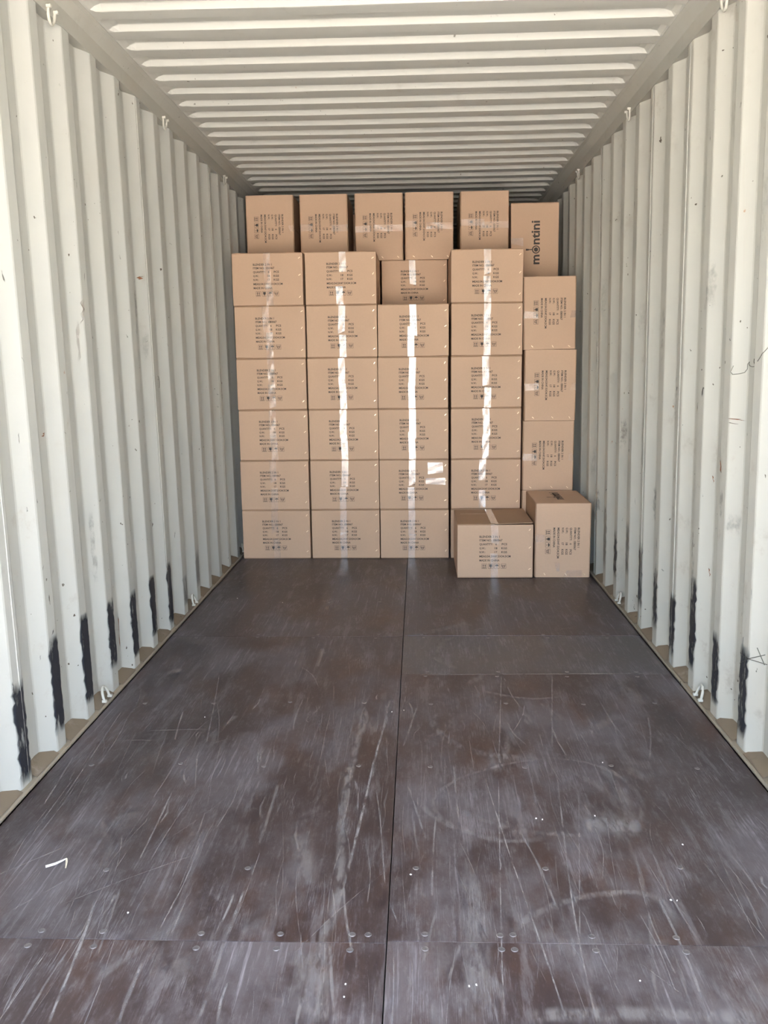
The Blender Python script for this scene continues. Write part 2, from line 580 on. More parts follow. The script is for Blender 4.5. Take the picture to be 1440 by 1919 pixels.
# scratches and rubbed streaks on the plywood, as thin worn ribbons on the surface
SCRATCH = [([(-0.09,3.259),(-0.109,2.97),(-0.12,2.691),(-0.118,2.399),(-0.096,2.028),(-0.115,1.849),(-0.099,1.706),(-0.097,1.582)],0.0301,0.75),([(-0.099,1.831),(-0.082,1.706),(-0.063,1.583)],0.0082,0.5),([(-0.677,2.555),(-0.665,2.329),(-0.66,2.176)],0.0063,0.7),([(-0.604,2.556),(-0.621,2.345),(-0.629,2.164)],0.004,0.6),([(-0.513,2.26),(-0.507,2.067),(-0.516,1.88)],0.0042,0.7),([(-0.345,2.613),(-0.343,2.427),(-0.343,2.249)],0.0097,0.7),([(-0.364,2.023),(-0.37,1.924),(-0.377,1.844)],0.0066,0.7),([(-0.343,2.035),(-0.345,1.942),(-0.348,1.854)],0.008,0.7),([(-0.349,1.831),(-0.347,1.717),(-0.348,1.576)],0.0107,0.75),([(-0.713,1.982),(-0.689,1.837),(-0.658,1.568)],0.0077,0.75),([(-0.754,1.845),(-0.76,1.707),(-0.763,1.587)],0.0036,0.6),([(-0.522,1.757),(-0.516,1.663),(-0.514,1.572)],0.007,0.65),([(-0.485,1.818),(-0.486,1.74)],0.0061,0.6),([(-0.483,2.055),(-0.483,1.95),(-0.482,1.851)],0.0053,0.55),([(-1.031,2.64),(-1.023,2.464),(-1.015,2.294)],0.0042,0.6),([(-1.008,2.64),(-0.998,2.465),(-0.996,2.324)],0.0033,0.5),([(-1.063,3.223),(-1.041,2.927),(-1.022,2.678),(-1.007,2.464)],0.0054,0.5),([(0.325,1.878),(0.369,1.93),(0.42,1.973),(0.507,2.018),(0.585,2.042),(0.661,2.05),(0.714,2.022),(0.728,1.964),(0.731,1.897)],0.023,0.6),([(0.101,2.532),(0.134,2.45),(0.173,2.398),(0.218,2.354),(0.315,2.297),(0.389,2.285),(0.466,2.3)],0.0235,0.6),([(0.208,2.484),(0.262,2.434),(0.322,2.385),(0.44,2.334),(0.605,2.317)],0.0241,0.5),([(0.37,2.66),(0.304,1.859),(0.286,1.591)],0.0031,0.8),([(0.327,2.659),(0.36,2.222),(0.397,1.814),(0.413,1.615)],0.0043,0.85),([(0.561,2.663),(0.508,2.147),(0.485,1.862),(0.475,1.596)],0.0044,0.8),([(0.611,2.557),(0.488,1.863)],0.0031,0.6),([(0.161,2.419),(0.149,2.218),(0.143,2.022)],0.0052,0.7),([(0.701,2.338),(0.699,2.176),(0.679,1.989),(0.606,1.642)],0.0092,0.5),([(0.69,2.138),(0.672,1.936),(0.676,1.749)],0.0045,0.65),([(0.714,2.022),(0.718,1.794),(0.705,1.607)],0.006,0.6),([(0.608,1.782),(0.674,1.683)],0.0028,0.6),([(0.151,3.156),(0.179,3.048),(0.225,2.942),(0.288,2.878),(0.359,2.836),(0.537,2.798)],0.0381,0.5),([(0.54,2.818),(0.628,2.803),(0.694,2.772),(0.752,2.71),(0.785,2.63),(0.797,2.543),(0.785,2.461),(0.731,2.339)],0.017,0.5),([(0.519,2.801),(0.426,2.776),(0.351,2.736),(0.286,2.696),(0.24,2.658),(0.186,2.592),(0.151,2.516),(0.173,2.42),(0.227,2.36)],0.0156,0.5),([(0.375,3.433),(0.468,3.381),(0.572,3.348),(0.705,3.377)],0.0227,0.55),([(0.469,3.621),(0.419,3.134),(0.377,2.736)],0.005,0.7),([(0.688,3.623),(0.58,2.903)],0.0047,0.6),([(0.946,3.498),(0.969,3.408),(0.982,3.285)],0.0604,0.45),([(0.089,3.619),(0.377,3.627),(0.84,3.637),(1.186,3.645)],0.0147,0.9),([(-0.771,3.648),(-0.701,3.227),(-0.65,2.888)],0.0053,0.6),([(-0.417,3.718),(-0.356,3.617),(-0.312,3.477)],0.007,0.6),([(-0.91,3.022),(-0.796,3.033),(-0.687,3.039)],0.0099,0.6),([(-0.995,2.937),(-0.84,2.943)],0.0094,0.5),([(-0.345,4.059),(-0.348,3.901),(-0.345,3.719)],0.0201,0.5),([(-0.034,2.939),(-0.043,2.582)],0.0051,0.6),([(-0.008,3.326),(-0.02,3.089),(-0.044,2.758),(-0.058,2.486),(-0.075,2.213),(-0.088,2.017)],0.0082,0.85),([(-0.663,2.823),(-0.608,2.573)],0.0052,0.6),([(-0.026,2.582),(-0.007,2.417),(0.01,2.215),(0.022,2.065)],0.0037,0.7),([(0.945,2.131),(0.935,1.994),(0.915,1.872)],0.0052,0.4),([(0.035,1.997),(0.067,1.883)],0.0038,0.7),([(0.599,2.739),(0.693,2.593),(0.722,2.429)],0.0235,0.4),([(0.587,2.381),(0.755,2.375)],0.066,0.45),([(0.636,2.557),(0.601,2.337)],0.0122,0.3),([(0.247,2.167),(0.241,1.857),(0.202,1.589)],0.0376,0.3),([(0.378,1.851),(0.527,1.852),(0.699,1.852)],0.0269,0.3),([(0.967,2.563),(0.945,2.343)],0.0091,0.35),([(-0.231,2.322),(-0.206,2.185),(-0.183,2.061)],0.0661,0.5),([(-0.151,1.811),(-0.129,1.688),(-0.105,1.582)],0.0758,0.6),([(0.595,2.427),(0.664,2.382),(0.745,2.333)],0.1062,0.7),([(0.258,2.118),(0.247,1.857),(0.235,1.59)],0.069,0.5),([(0.33,1.613),(0.569,1.626),(0.828,1.617)],0.0397,0.7),([(0.731,2.78),(0.743,2.559),(0.731,2.339)],0.0431,0.5),([(0.307,1.651),(0.224,1.782)],0.0363,0.4),([(-0.417,1.665),(-0.426,1.786)],0.0494,0.4),([(-0.868,2.759),(-0.756,2.886)],0.1304,0.3),([(-0.833,2.312),(-0.746,2.436)],0.0657,0.35),([(-0.152,1.774),(-0.118,1.793)],0.029,0.3),([(-0.148,1.656),(-0.092,1.665)],0.0254,0.3),([(-0.405,3.229),(-0.429,3.718),(-0.431,4.018)],0.0241,0.3),([(-0.168,2.728),(-0.175,3.128)],0.0367,0.3)]
def smooth_line(pts, step=.03):
    out = []
    P = [Vector((p[0], p[1], 0)) for p in pts]
    for i in range(len(P) - 1):
        p0, p1, p2, p3 = P[max(i - 1, 0)], P[i], P[i + 1], P[min(i + 2, len(P) - 1)]
        n = max(2, int((p2 - p1).length / step))
        for k in range(n):
            t = k / n
            out.append(.5 * ((2 * p1) + (p2 - p0) * t + (2 * p0 - 5 * p1 + 4 * p2 - p3) * t * t + (3 * p1 - p0 - 3 * p2 + p3) * t ** 3))
    out.append(P[-1])
    return out
sv, sf, ss = [], [], []
def ribbon(pts, width, strength, z, rnd, taper=True):
    line = smooth_line(pts)
    n = len(line)
    for i, p in enumerate(line):
        t = (line[min(i + 1, n - 1)] - line[max(i - 1, 0)])
        if t.length < 1e-6:
            t = Vector((0, 1, 0))
        t.normalize()
        nrm = Vector((-t.y, t.x, 0))
        w = width * .5 * rnd.uniform(.8, 1.2)
        e = min(i, n - 1 - i) / max(1, n * .12)
        fade = min(1, .15 + e) if taper else 1
        b = len(sv)
        for q, s in ((-1.25, 0), (-.45, 1), (.45, 1), (1.25, 0)):
            a = p + nrm * (w * q)
            sv.append((min(max(a.x, FL + .004), FR - .004), a.y, z))
            ss.append(s * strength * fade)
        if i:
            for k in range(3):
                sf.append((b - 4 + k, b - 4 + k + 1, b + k + 1, b + k))
rnd = random.Random(12)
for n_, (pts, w, s) in enumerate(SCRATCH):
    ribbon(pts, max(w, .003), s * (.9 if w < .009 else .55), .0004 + .00001 * n_, rnd)
for i in range(420):
    y = rnd.choice((1, 1, 1, 1.7)) * rnd.uniform(1.35, 3.3)
    x = rnd.uniform(FL + .05, FR - .05)
    ln = rnd.uniform(.06, .42) * (1 if y < 3.8 else .6)
    an = rnd.gauss(-.05 if x < 0 else -.01, .10)
    if rnd.random() < .025:
        an += rnd.uniform(.4, 1.2)
    bend = rnd.uniform(-.012, .012)
    pts = [(x, y), (x + math.sin(an) * ln * .5 + bend, y + math.cos(an) * ln * .5), (x + math.sin(an) * ln, y + math.cos(an) * ln)]
    if pts[2][1] > 5.2:
        continue
    ribbon(pts, rnd.choice((.0012, .0016, .002, .002, .003, .007)), rnd.uniform(.2, .62), .0008 + .000002 * i, rnd)
for i in range(46):      # broad rubbed patches
    y = rnd.uniform(1.3, 4.6)
    x = rnd.uniform(FL + .1, FR - .1)
    an = rnd.gauss(0, .5)
    ln = rnd.uniform(.08, .35)
    ribbon([(x, y), (x + math.sin(an) * ln, y + math.cos(an) * ln)], rnd.uniform(.02, .07), rnd.uniform(.10, .28), .0015 + .000002 * i, rnd)
me = pydata('scratch_marks', sv, sf)
at = me.attributes.new('strength', 'FLOAT', 'POINT')
at.data.foreach_set('value', ss)
so = obj('scratch_marks', me, M_SCRATCH, floor)
so['kind'] = 'stuff'

# ------------------------------------------------------------------ marks on the walls
def wall_patch(name, side, wall, y0, y1, z0, z1, mat, strength=1.0, seed=0, lean=0.0, proud=.0008, ny=None, ragged=.25):
    """ragged thin patch lying on the folded sheet between y0..y1 and z0..z1"""
    rnd = random.Random(seed)
    ny = ny or 8
    nz = max(4, int((z1 - z0) / .02))
    nz = min(nz, 40)
    verts, faces, st = [], [], []
    for j in range(nz + 1):
        fz = j / nz
        z = z0 + (z1 - z0) * fz
        ja = rnd.uniform(0, ragged) * (y1 - y0)
        jb = rnd.uniform(0, ragged) * (y1 - y0)
        endf = min(1, min(fz, 1 - fz) * 6 + .0)
        for i in range(ny + 1):
            fy = i / ny
            y = y0 + ja + (y1 - jb - y0 - ja) * fy + lean * (fz - .5)
            verts.append((wall_x(side, y, z, proud + .0016), y, z + (rnd.uniform(-.3, .3) * (z1 - z0) / nz if 0 < j < nz else 0)))
            st.append(strength * min(1, min(fy, 1 - fy) * 7) * endf)
    for j in range(nz):
        for i in range(ny):
            a = j * (ny + 1) + i
            f = (a, a + 1, a + ny + 2, a + ny + 1)
            faces.append(f if side < 0 else f[::-1])
    me = pydata(name, verts, faces)
    at = me.attributes.new('strength', 'FLOAT', 'POINT')
    at.data.foreach_set('value', st)
    return obj(name, me, mat, wall)

for k, (z0, z1, s) in enumerate(((.015, .36, 1.5), (.06, .42, 1.8), (.06, .42, 1.9), (.10, .40, 1.6), (.05, .36, 1.8), (.06, .36, 1.8), (.03, .36, 1.7), (.05, .22, .5), (.08, .3, .35))):
    y = PHASE[-1] + (k - 1) * PITCH_W
    wall_patch('scuff_mark', -1, wall_left, y - .014, y + .078, z0, z1, M_RUBBER, s, 40 + k, ragged=.15)
for k, (z0, z1, s) in ((-1, (.02, .35, 1.2)), (0, (.04, .38, 1.25)), (1, (.05, .34, 1.1)), (2, (.08, .48, 1.6)), (3, (.04, .34, 1.2)), (4, (.08, .38, .9)), (5, (.10, .45, .8)), (6, (.2, .5, .5)), (7, (.12, .40, 1.0)), (8, (.1, .5, .4))):
    y = PHASE[1] + k * PITCH_W
    wall_patch('scuff_mark', 1, wall_right, y - .014, y + .076, z0, z1, M_RUBBER, s, 70 + k, ragged=.2)
# grey grime at fork-lift height
rnd = random.Random(77)
for i in range(44):
    side = rnd.choice((-1, 1, 1))
    w = wall_left if side < 0 else wall_right
    y = rnd.uniform(2.5, 5.6); z = rnd.uniform(.25, 1.7); h = rnd.uniform(.06, .3)
    wall_patch('grime_mark', side, w, y, y + rnd.uniform(.03, .09), z, z + h, M_GRIME, rnd.uniform(.15, .45), 200 + i, ny=12)
# rust marks
for side, y, z, dy, h, s in ((-1, 4.175, 1.745, .05, .018, 1.5), (-1, 3.60, .11, .012, .16, 1.5), (-1, 3.0, 1.10, .05, .014, 1.4), (-1, 3.37, 1.50, .05, .10, .22), (-1, 3.35, 1.36, .03, .16, .2),
                             (1, 3.06, 1.128, .09, .006, .9), (1, 3.10, 1.114, .06, .006, .6), (1, 3.36, .87, .014, .03, 1.6), (1, 3.19, .93, .02, .05, 1.3), (1, 3.36, .50, .014, .035, 1.5),
                             (-1, 5.70, 1.22, .06, .016, 1.0), (-1, 5.4, .6, .02, .2, .6)):
    w = wall_left if side < 0 else wall_right
    wall_patch('rust_mark', side, w, y, y + dy, z, z + h, M_RUST, s, int(y * 1000), ny=6, ragged=.6, lean=dy * .5)
# small dark paint chips along the folds
for i in range(150):
    side = rnd.choice((-1, 1))
    w = wall_left if side < 0 else wall_right
    k = rnd.randint(-1, 10)
    y = PHASE[side] + k * PITCH_W + rnd.choice((0, 0, .06, .03, .11, -.04)) + rnd.uniform(-.006, .006)
    z = rnd.uniform(.3, 2.3)
    wall_patch('paint_chip', side, w, y, y + rnd.choice((.004, .006, .010, .024)), z, z + rnd.choice((.005, .010, .018, .04)), M_CHIP, rnd.uniform(.4, 1.0), 400 + i, ny=3, ragged=.5, lean=rnd.uniform(-.015, .015))
# cross-shaped scratch low on the right wall
for (ya, za, yb, zb) in ((2.93, .25, 2.91, .40), (2.80, .375, 2.93, .30), (2.79, .345, 2.94, .335), (2.83, .39, 2.80, .34)):
    pts = []
    for i in range(9):
        t = i / 8
        y, z = ya + (yb - ya) * t, za + (zb - za) * t
        pts.append((wall_x(1, y, z, .0015), y, z))
    obj('scratch_mark', tube_mesh('scratch_mark', pts, .0014, 5), M_PENCIL, wall_right)
# pencilled scrawl on the right wall, and a shorter one on the left
GRAF = [[(3.133, 1.317), (3.144, 1.296), (3.135, 1.287), (3.111, 1.289), (3.088, 1.294), (3.078, 1.306), (3.078, 1.323), (3.068, 1.33),
         (3.072, 1.321), (3.056, 1.315), (3.033, 1.313), (3.015, 1.317), (3.009, 1.325), (3.005, 1.336), (3.016, 1.341), (3.026, 1.339),
         (3.027, 1.33), (3.018, 1.317), (2.999, 1.325), (2.985, 1.336), (2.982, 1.348)],
        [(2.901, 1.332), (2.884, 1.342), (2.855, 1.363), (2.841, 1.377), (2.835, 1.363)]]
for g in GRAF:
    pts = []
    for i in range(len(g) - 1):
        for k in range(4):
            t = k / 4
            y, z = g[i][0] + (g[i + 1][0] - g[i][0]) * t, g[i][1] + (g[i + 1][1] - g[i][1]) * t
            pts.append((wall_x(1, y, z, .0015), y, z))
    obj('pencil_scrawl', tube_mesh('pencil_scrawl', pts, .0011, 5), M_PENCIL, wall_right)
pts = []
for i in range(22):
    a = i / 21
    y = 4.385 + .07 * a + .012 * math.sin(a * 17)
    z = 1.325 - .075 * a + .02 * math.sin(a * 11)
    pts.append((wall_x(-1, y, z, .0015), y, z))
obj('pencil_scrawl', tube_mesh('pencil_scrawl', pts, .0013, 5), M_PENCIL, wall_left)

# ------------------------------------------------------------------ lashing rings
def lashing_ring(side, y, z, top, label):
    x = wall_x(side, y, z)
    root = bpy.data.objects.new('lashing_ring', None)
    inner = xcen(z) + side * (HALF - .010)
    root.location = (inner, y, z)
    root.scale = (.78, .85, .78)
    link(root)
    tag(root, label, 'lashing ring', 'lashing rings along the rails')
    s = side
    d = -1 if top else 1
    # bent bar: a loop hanging down (top) or standing up (bottom), tipped towards the wall fold
    pts = []
    for i in range(15):
        a = math.pi * i / 14
        pts.append((s * (.002 + (.006 if top else .014) * math.sin(a)), -.034 * math.cos(a), d * (.006 + (.058 if top else .055) * math.sin(a))))
    pts = [(s * -.012, -.036, d * -.004)] + pts + [(s * -.012, .036, d * -.004)]
    obj('ring', tube_mesh('ring', pts, .0072, 8), M_RING, root)
    for yy in (-.036, .036):
        obj('lug', box_mesh('lug', min(s * -.014, s * .010), max(s * -.014, s * .010), yy - .008, yy + .008, -.008, .006, .003), M_RING, root)
    return root
words = ('nearest the doors', 'second from the doors', 'beside the carton stack')
for i in range(3):
    yl = 3.302 + 1.41 * i
    yr = 3.345 + 1.41 * i
    lashing_ring(-1, yl, 2.596, True, 'bent steel lashing ring under the left top rail, ' + words[i])
    lashing_ring(-1, yl - .008, .020, False, 'bent steel lashing ring on the left floor rail, ' + words[i])
    lashing_ring(1, yr, 2.596, True, 'bent steel lashing ring under the right top rail, ' + words[i])
    if i < 2:
        lashing_ring(1, yr - .02, .020, False, 'bent steel lashing ring on the right floor rail, ' + words[i])

# ------------------------------------------------------------------ cartons
BW, BH, BD = 0.472, 0.3450, 0.545        # width, height, depth of a carton in its printed position
FT = 0.0052

def text_mesh(lines, name):
    """lines: (text, x, z, cap height, width or None) on the x-z plane, looking from -y"""
    bm = bmesh.new()
    for txt, x, z, cap, width in lines:
        cu = bpy.data.curves.new('t', 'FONT')
        cu.body = txt
        cu.size = cap / .70
        cu.offset = cap * .035
        cu.resolution_u = 2
        ob = bpy.data.objects.new('t', cu)
        COL.objects.link(ob)
        bpy.context.view_layer.update()
        dg = bpy.context.evaluated_depsgraph_get()
        me = bpy.data.meshes.new_from_object(ob.evaluated_get(dg))
        xs_ = [v.co.x for v in me.vertices]
        x0, x1 = min(xs_), max(xs_)
        k = width / (x1 - x0) if width else 1.0
        for v in me.vertices:
            v.co = Vector((x + (v.co.x - x0) * k, 0.0, z + v.co.y))
        bm.from_mesh(me)
        bpy.data.meshes.remove(me)
        bpy.data.objects.remove(ob)
        bpy.data.curves.remove(cu)
    return from_bm(name, bm)

# layout measured on the printed end panel; origin = panel centre
X0 = (.293 - .5) * BW
def lz(fr):
    return (.5 - fr) * BH - .0066
CAP = .0128
PRINT = text_mesh([
    ('BLENDER 2 IN 1', X0, lz(.229), CAP, .126), ('ITEM NO.: EB0067', X0, lz(.295), CAP, .143),
    ('QUANTITY:', X0, lz(.368), CAP, .083), ('6', .002, lz(.368), CAP, None), ('PCS', .041, lz(.368), CAP, .034),
    ('G.W.:', X0, lz(.442), CAP, .038), ('18', -.003, lz(.442), CAP, .017), ('KGS', .039, lz(.442), CAP, .036),
    ('N.W.:', X0, lz(.514), CAP, .036), ('17', -.003, lz(.514), CAP, .016), ('KGS', .039, lz(.514), CAP, .036),
    ('MEAS:54.5X47.5X34.5CM', X0, lz(.593), CAP, .195), ('MADE IN CHINA', X0, lz(.668), CAP, .126)], 'printed_text')
PRINT.materials.append(M_PRINT)

def symbols_mesh():
    V, Fc = [], []
    def poly(pts):
        b = len(V)
        V.extend((x, 0, z) for x, z in pts)
        Fc.append(tuple(range(b, b + len(pts))))
    def bar(x0, z0, x1, z1, w):
        d = Vector((x1 - x0, z1 - z0)); d.normalize()
        n = Vector((-d.y, d.x)) * w * .5
        poly([(x0 - n.x, z0 - n.y), (x1 - n.x, z1 - n.y), (x1 + n.x, z1 + n.y), (x0 + n.x, z0 + n.y)])
    zc = (.5 - .778) * BH
    cxs = [((.323 + .03) - .5) * BW, ((.323 + .118) - .5) * BW, ((.323 + .198) - .5) * BW, ((.323 + .285) - .5) * BW]
    for i, cx in enumerate(cxs):
        h = .0155
        for a, b in (((-h, -h), (h, -h)), ((h, -h), (h, h)), ((h, h), (-h, h)), ((-h, h), (-h, -h))):
            bar(cx + a[0], zc + a[1], cx + b[0], zc + b[1], .0014)
        if i == 0:      # this way up
            for dx in (-.006, .006):
                bar(cx + dx, zc - .008, cx + dx, zc + .005, .0036)
                poly([(cx + dx - .005, zc + .004), (cx + dx + .005, zc + .004), (cx + dx, zc + .012)])
            bar(cx - .012, zc - .0105, cx + .012, zc - .0105, .003)
        elif i == 1:    # fragile glass
            pts = [(cx - .009, zc + .012)]
            for k in range(9):
                a = math.pi + math.pi * k / 8
                pts.append((cx + .009 * math.cos(a), zc + .002 + .009 * math.sin(a)))
            pts.append((cx + .009, zc + .012))
            poly(pts)
            bar(cx, zc - .012, cx, zc - .005, .0025)
            bar(cx - .006, zc - .0118, cx + .006, zc - .0118, .0022)
        elif i == 2:    # keep dry umbrella
            pts = []
            for k in range(11):
                a = math.pi * k / 10
                pts.append((cx + .0115 * math.cos(a), zc + .001 + .010 * math.sin(a)))
            poly(pts)
            bar(cx, zc - .011, cx, zc + .002, .002)
            bar(cx, zc - .011, cx + .004, zc - .009, .002)
        else:           # cupped hands
            bar(cx - .011, zc + .009, cx - .003, zc - .011, .004)
            bar(cx + .011, zc + .009, cx + .003, zc - .011, .004)
            bar(cx - .004, zc + .008, cx, zc - .001, .0025)
            bar(cx + .004, zc + .008, cx, zc - .001, .0025)
    bm = bmesh.new()
    for f in Fc:
        vs_ = [bm.verts.new(V[i]) for i in f]
        bm.faces.new(vs_)
    bmesh.ops.recalc_face_normals(bm, faces=bm.faces)
    for f in bm.faces:
        if f.normal.y > 0:
            f.normal_flip()
    me = from_bm('handling_symbols', bm)
    me.materials.append(M_PRINT)
    return me
SYMBOLS = symbols_mesh()

def logo_mesh():
    """the carton's name mark: m, a round whisk-pan for the o, ntini"""
    bm = bmesh.new()
    me = text_mesh([('m', 0, 0, .060, .066), ('ntini', .137, 0, .060, .163)], 'tmp')
    bm.from_mesh(me)
    bpy.data.meshes.remove(me)
    def ringpoly(cx, cz, r0, r1, n=28):
        for k in range(n):
            a, b = 2 * math.pi * k / n, 2 * math.pi * (k + 1) / n
            q = [(cx + r * math.cos(t), 0, cz + r * math.sin(t)) for r, t in ((r0, a), (r1, a), (r1, b), (r0, b))]
            bm.faces.new([bm.verts.new(v) for v in q])
    ringpoly(.102, .024, .021, .0285)
    ringpoly(.102, .024, .0004, .0150)
    for q in ([(.099, .051), (.105, .051), (.1055, .078), (.0985, .078)], [(.0965, .076), (.1075, .076), (.1085, .096), (.0955, .096)]):
        bm.faces.new([bm.verts.new((x, 0, z)) for x, z in q])
    for v in bm.verts:
        v.co.x -= .150
        v.co.z -= .025
    for f in bm.faces:
        f.normal_update()
        if f.normal.y > 0:
            f.normal_flip()
    me = from_bm('printed_logo', bm)
    me.materials.append(M_PRINT)
    return me
LOGO = logo_mesh()

_body = {}
def body_mesh(w, h, d):
    key = (round(w, 3), round(h, 3), round(d, 3))
    if key not in _body:
        me = box_mesh('carton_body', -w / 2, w / 2, -d / 2, d / 2, -h / 2 + FT, h / 2 - FT, .0035, 2)
        me.materials.append(M_CARD)
        _body[key] = me
    return _body[key]
_flap = {}
def flap_mesh(w, d):
    key = (round(w, 3), round(d, 3))
    if key not in _flap:
        me = box_mesh('flap', 0.0012, w / 2 - .001, -d / 2 + .008, d / 2 - .008, -FT + .0004, 0.0, .0012, 1)
        me.materials.append(M_CARD_EDGE)
        _flap[key] = me
    return _flap[key]

bm = bmesh.new()
bm_box(bm, -.0085, .0085, -.0012, .0004, -.0024, .0024, .0009, 1)
STAPLE = from_bm('staple', bm)
STAPLE.materials.append(M_STAPLE)

def tape_strip(xc, z_top, z_bot, face_w, face_h, rnd, width=.046, tilt=0.0, trim=True):
    """wrinkled strip on the panel (x-z plane, y = 0 is the panel surface)"""
    n = max(4, int((z_top - z_bot) / .012))
    mcols = 5
    verts, faces = [], []
    phase = rnd.uniform(0, 6.28)
    cut = rnd.uniform(-.012, .012)
    for j in range(n + 1):
        f = j / n
        z = z_top + (z_bot - z_top) * f
        for i in range(mcols + 1):
            g = i / mcols - .5
            x = xc + g * width + tilt * (f - .5) * (z_top - z_bot)
            y = -.0011 - abs(rnd.gauss(0, .00028)) - .0004 * (1 + math.sin(phase + f * 9 + g * 5))
            zz = z
            if j == n and trim:
                zz += cut * g * 2
            verts.append((x, y, zz))
    for j in range(n):
        for i in range(mcols):
            a = j * (mcols + 1) + i
            faces.append((a, a + mcols + 1, a + mcols + 2, a + 1))
    me = pydata('tape', verts, faces, True)
    me.materials.append(M_TAPE)
    return me

def carton(x0, y0, z0, label, group, upright=False, tapes=(), full=True, w=BW, h=BH, d=BD, rz=0.0, seed=0, ry=0.0, staples=True, shift=(0, 0), extra=(), lift=0.0, top_tape=False, label_on=True):
    """x0, y0, z0 = left, front and bottom of the carton; upright = turned a quarter turn clockwise"""
    rnd = random.Random(seed)
    W, H = (h, w) if upright else (w, h)
    root = bpy.data.objects.new('cardboard_carton', None)
    root.location = (x0 + W / 2, y0 + d / 2, z0)
    root.rotation_euler = (0, ry, rz)
    link(root)
    tag(root, label, 'carton', group)
    rot = (0, R90, 0) if upright else (0, 0, 0)
    Q = Matrix.Rotation(R90, 3, 'Y') if upright else Matrix.Identity(3)
    def put(name, me, p=(0, 0, 0), r=None):
        o = bpy.data.objects.new(name, me)
        o.parent = root
        o.location = Q @ Vector(p) + Vector((0, 0, H / 2))
        if r is None:
            o.rotation_euler = rot
        else:
            o.rotation_euler = (Q @ r.to_matrix()).to_euler() if hasattr(r, 'to_matrix') else r
        COL.objects.link(o)
        return o
    from mathutils import Euler
    put('carton_body', body_mesh(w, h, d))
    fm = flap_mesh(w, d)
    for sx in (1, -1):
        rz180 = 0 if sx > 0 else math.pi
        put('flap', fm, (0, 0, h / 2 + (lift * .5 if sx > 0 else 0)), Euler((0, (-lift / (w * .5) if sx > 0 else 0), rz180)))
        # bottom flaps: the same panel turned over
        put('flap', fm, (0, 0, -h / 2), Euler((math.pi, 0, rz180)))
    if not full:
        return root
    yf = -d / 2
    if label_on:
        put('printed_text', PRINT, (shift[0], yf - .0006, shift[1]))
        put('handling_symbols', SYMBOLS, (shift[0] + .002, yf - .0006, shift[1]))
    if staples:
        for fz in (.115, .43, .83):
            e = Euler((0, math.radians(-45 + rnd.uniform(-14, 14)), 0))
            put('staple', STAPLE, (w * .5 - .021 + rnd.uniform(-.002, .002), yf - .0004, (.5 - fz) * h + rnd.uniform(-.006, .006)), e)
    for tp in tapes:
        xc, t0, t1 = tp[:3]
        wd = tp[3] if len(tp) > 3 else .046
        me = tape_strip((xc - .5) * w, (.5 - t0) * h - (.002 if t0 == 0 else 0), (.5 - t1) * h + (.002 if t1 == 1 else 0), w, h, rnd, wd, rnd.uniform(-.05, .05), t1 < 1)
        put('tape', me, (0, yf, 0))
    for (xa, xb, t0, t1) in extra:
        me = tape_strip(((xa + xb) / 2 - .5) * w, (.5 - t0) * h, (.5 - t1) * h, w, h, rnd, (xb - xa) * w, .02)
        put('tape', me, (0, yf, 0))
    if top_tape:
        me = tape_strip(0, d / 2, -d / 2, w, d, rnd, .046, 0, False)
        put('tape', me, (-.004, 0, h / 2 + .0022), Euler((-R90, 0, 0)))
    return root

D1 = 5.922                                     # front of the big stack
GAPD = .012
D2 = D1 + BD + GAPD                            # second layer
D3 = D2 + BD + GAPD
ROW = BH + .0007
COLX = [-1.1135, -.6310, -.1530, .3355]
TAPES = {
    (0, 5): [(.50, 0, .66), (.525, .60, 1)], (0, 4): [(.45, 0, .64), (.49, .5, 1)], (0, 3): [(.50, 0, .55), (.50, .5, .95)],
    (0, 2): [(.49, 0, .55), (.50, .45, 1)], (0, 1): [(.48, 0, .42), (.49, .55, 1)], (0, 0): [(.48, 0, .45), (.50, .6, 1)],
    (1, 5): [(.53, 0, .38), (.48, .65, 1)], (1, 4): [(.50, 0, .52), (.51, .56, 1)], (1, 3): [(.49, 0, .52), (.505, .5, 1)],
    (1, 2): [(.49, 0, .54), (.505, .5, 1)], (1, 1): [(.505, 0, .53), (.47, .54, 1)], (1, 0): [(.47, 0, .5), (.47, .46, 1)],
    (2, 4): [(.50, 0, .60), (.465, .42, 1)], (2, 3): [(.49, 0, .55), (.48, .5, 1)], (2, 2): [(.485, 0, .58), (.475, .45, 1)],
    (2, 1): [(.475, 0, .5), (.46, .55, 1)], (2, 0): [(.46, 0, .52), (.46, .5, 1)],
    (3, 5): [(.505, 0, .46), (.505, .5, 1)], (3, 4): [(.505, 0, .55), (.505, .52, 1)], (3, 3): [(.49, 0, .56), (.52, .6, 1)],
    (3, 2): [(.505, 0, .55), (.495, .5, 1)], (3, 1): [(.45, 0, .42), (.45, .62, 1)], (3, 0): [(.48, 0, .5), (.48, .5, 1)],
}
ROWW = ['bottom row', 'second row up', 'third row up', 'fourth row up', 'fifth row up', 'sixth row up']
COLW = ['leftmost column', 'second column from the left', 'third column from the left', 'fourth column from the left']
jit = random.Random(3)
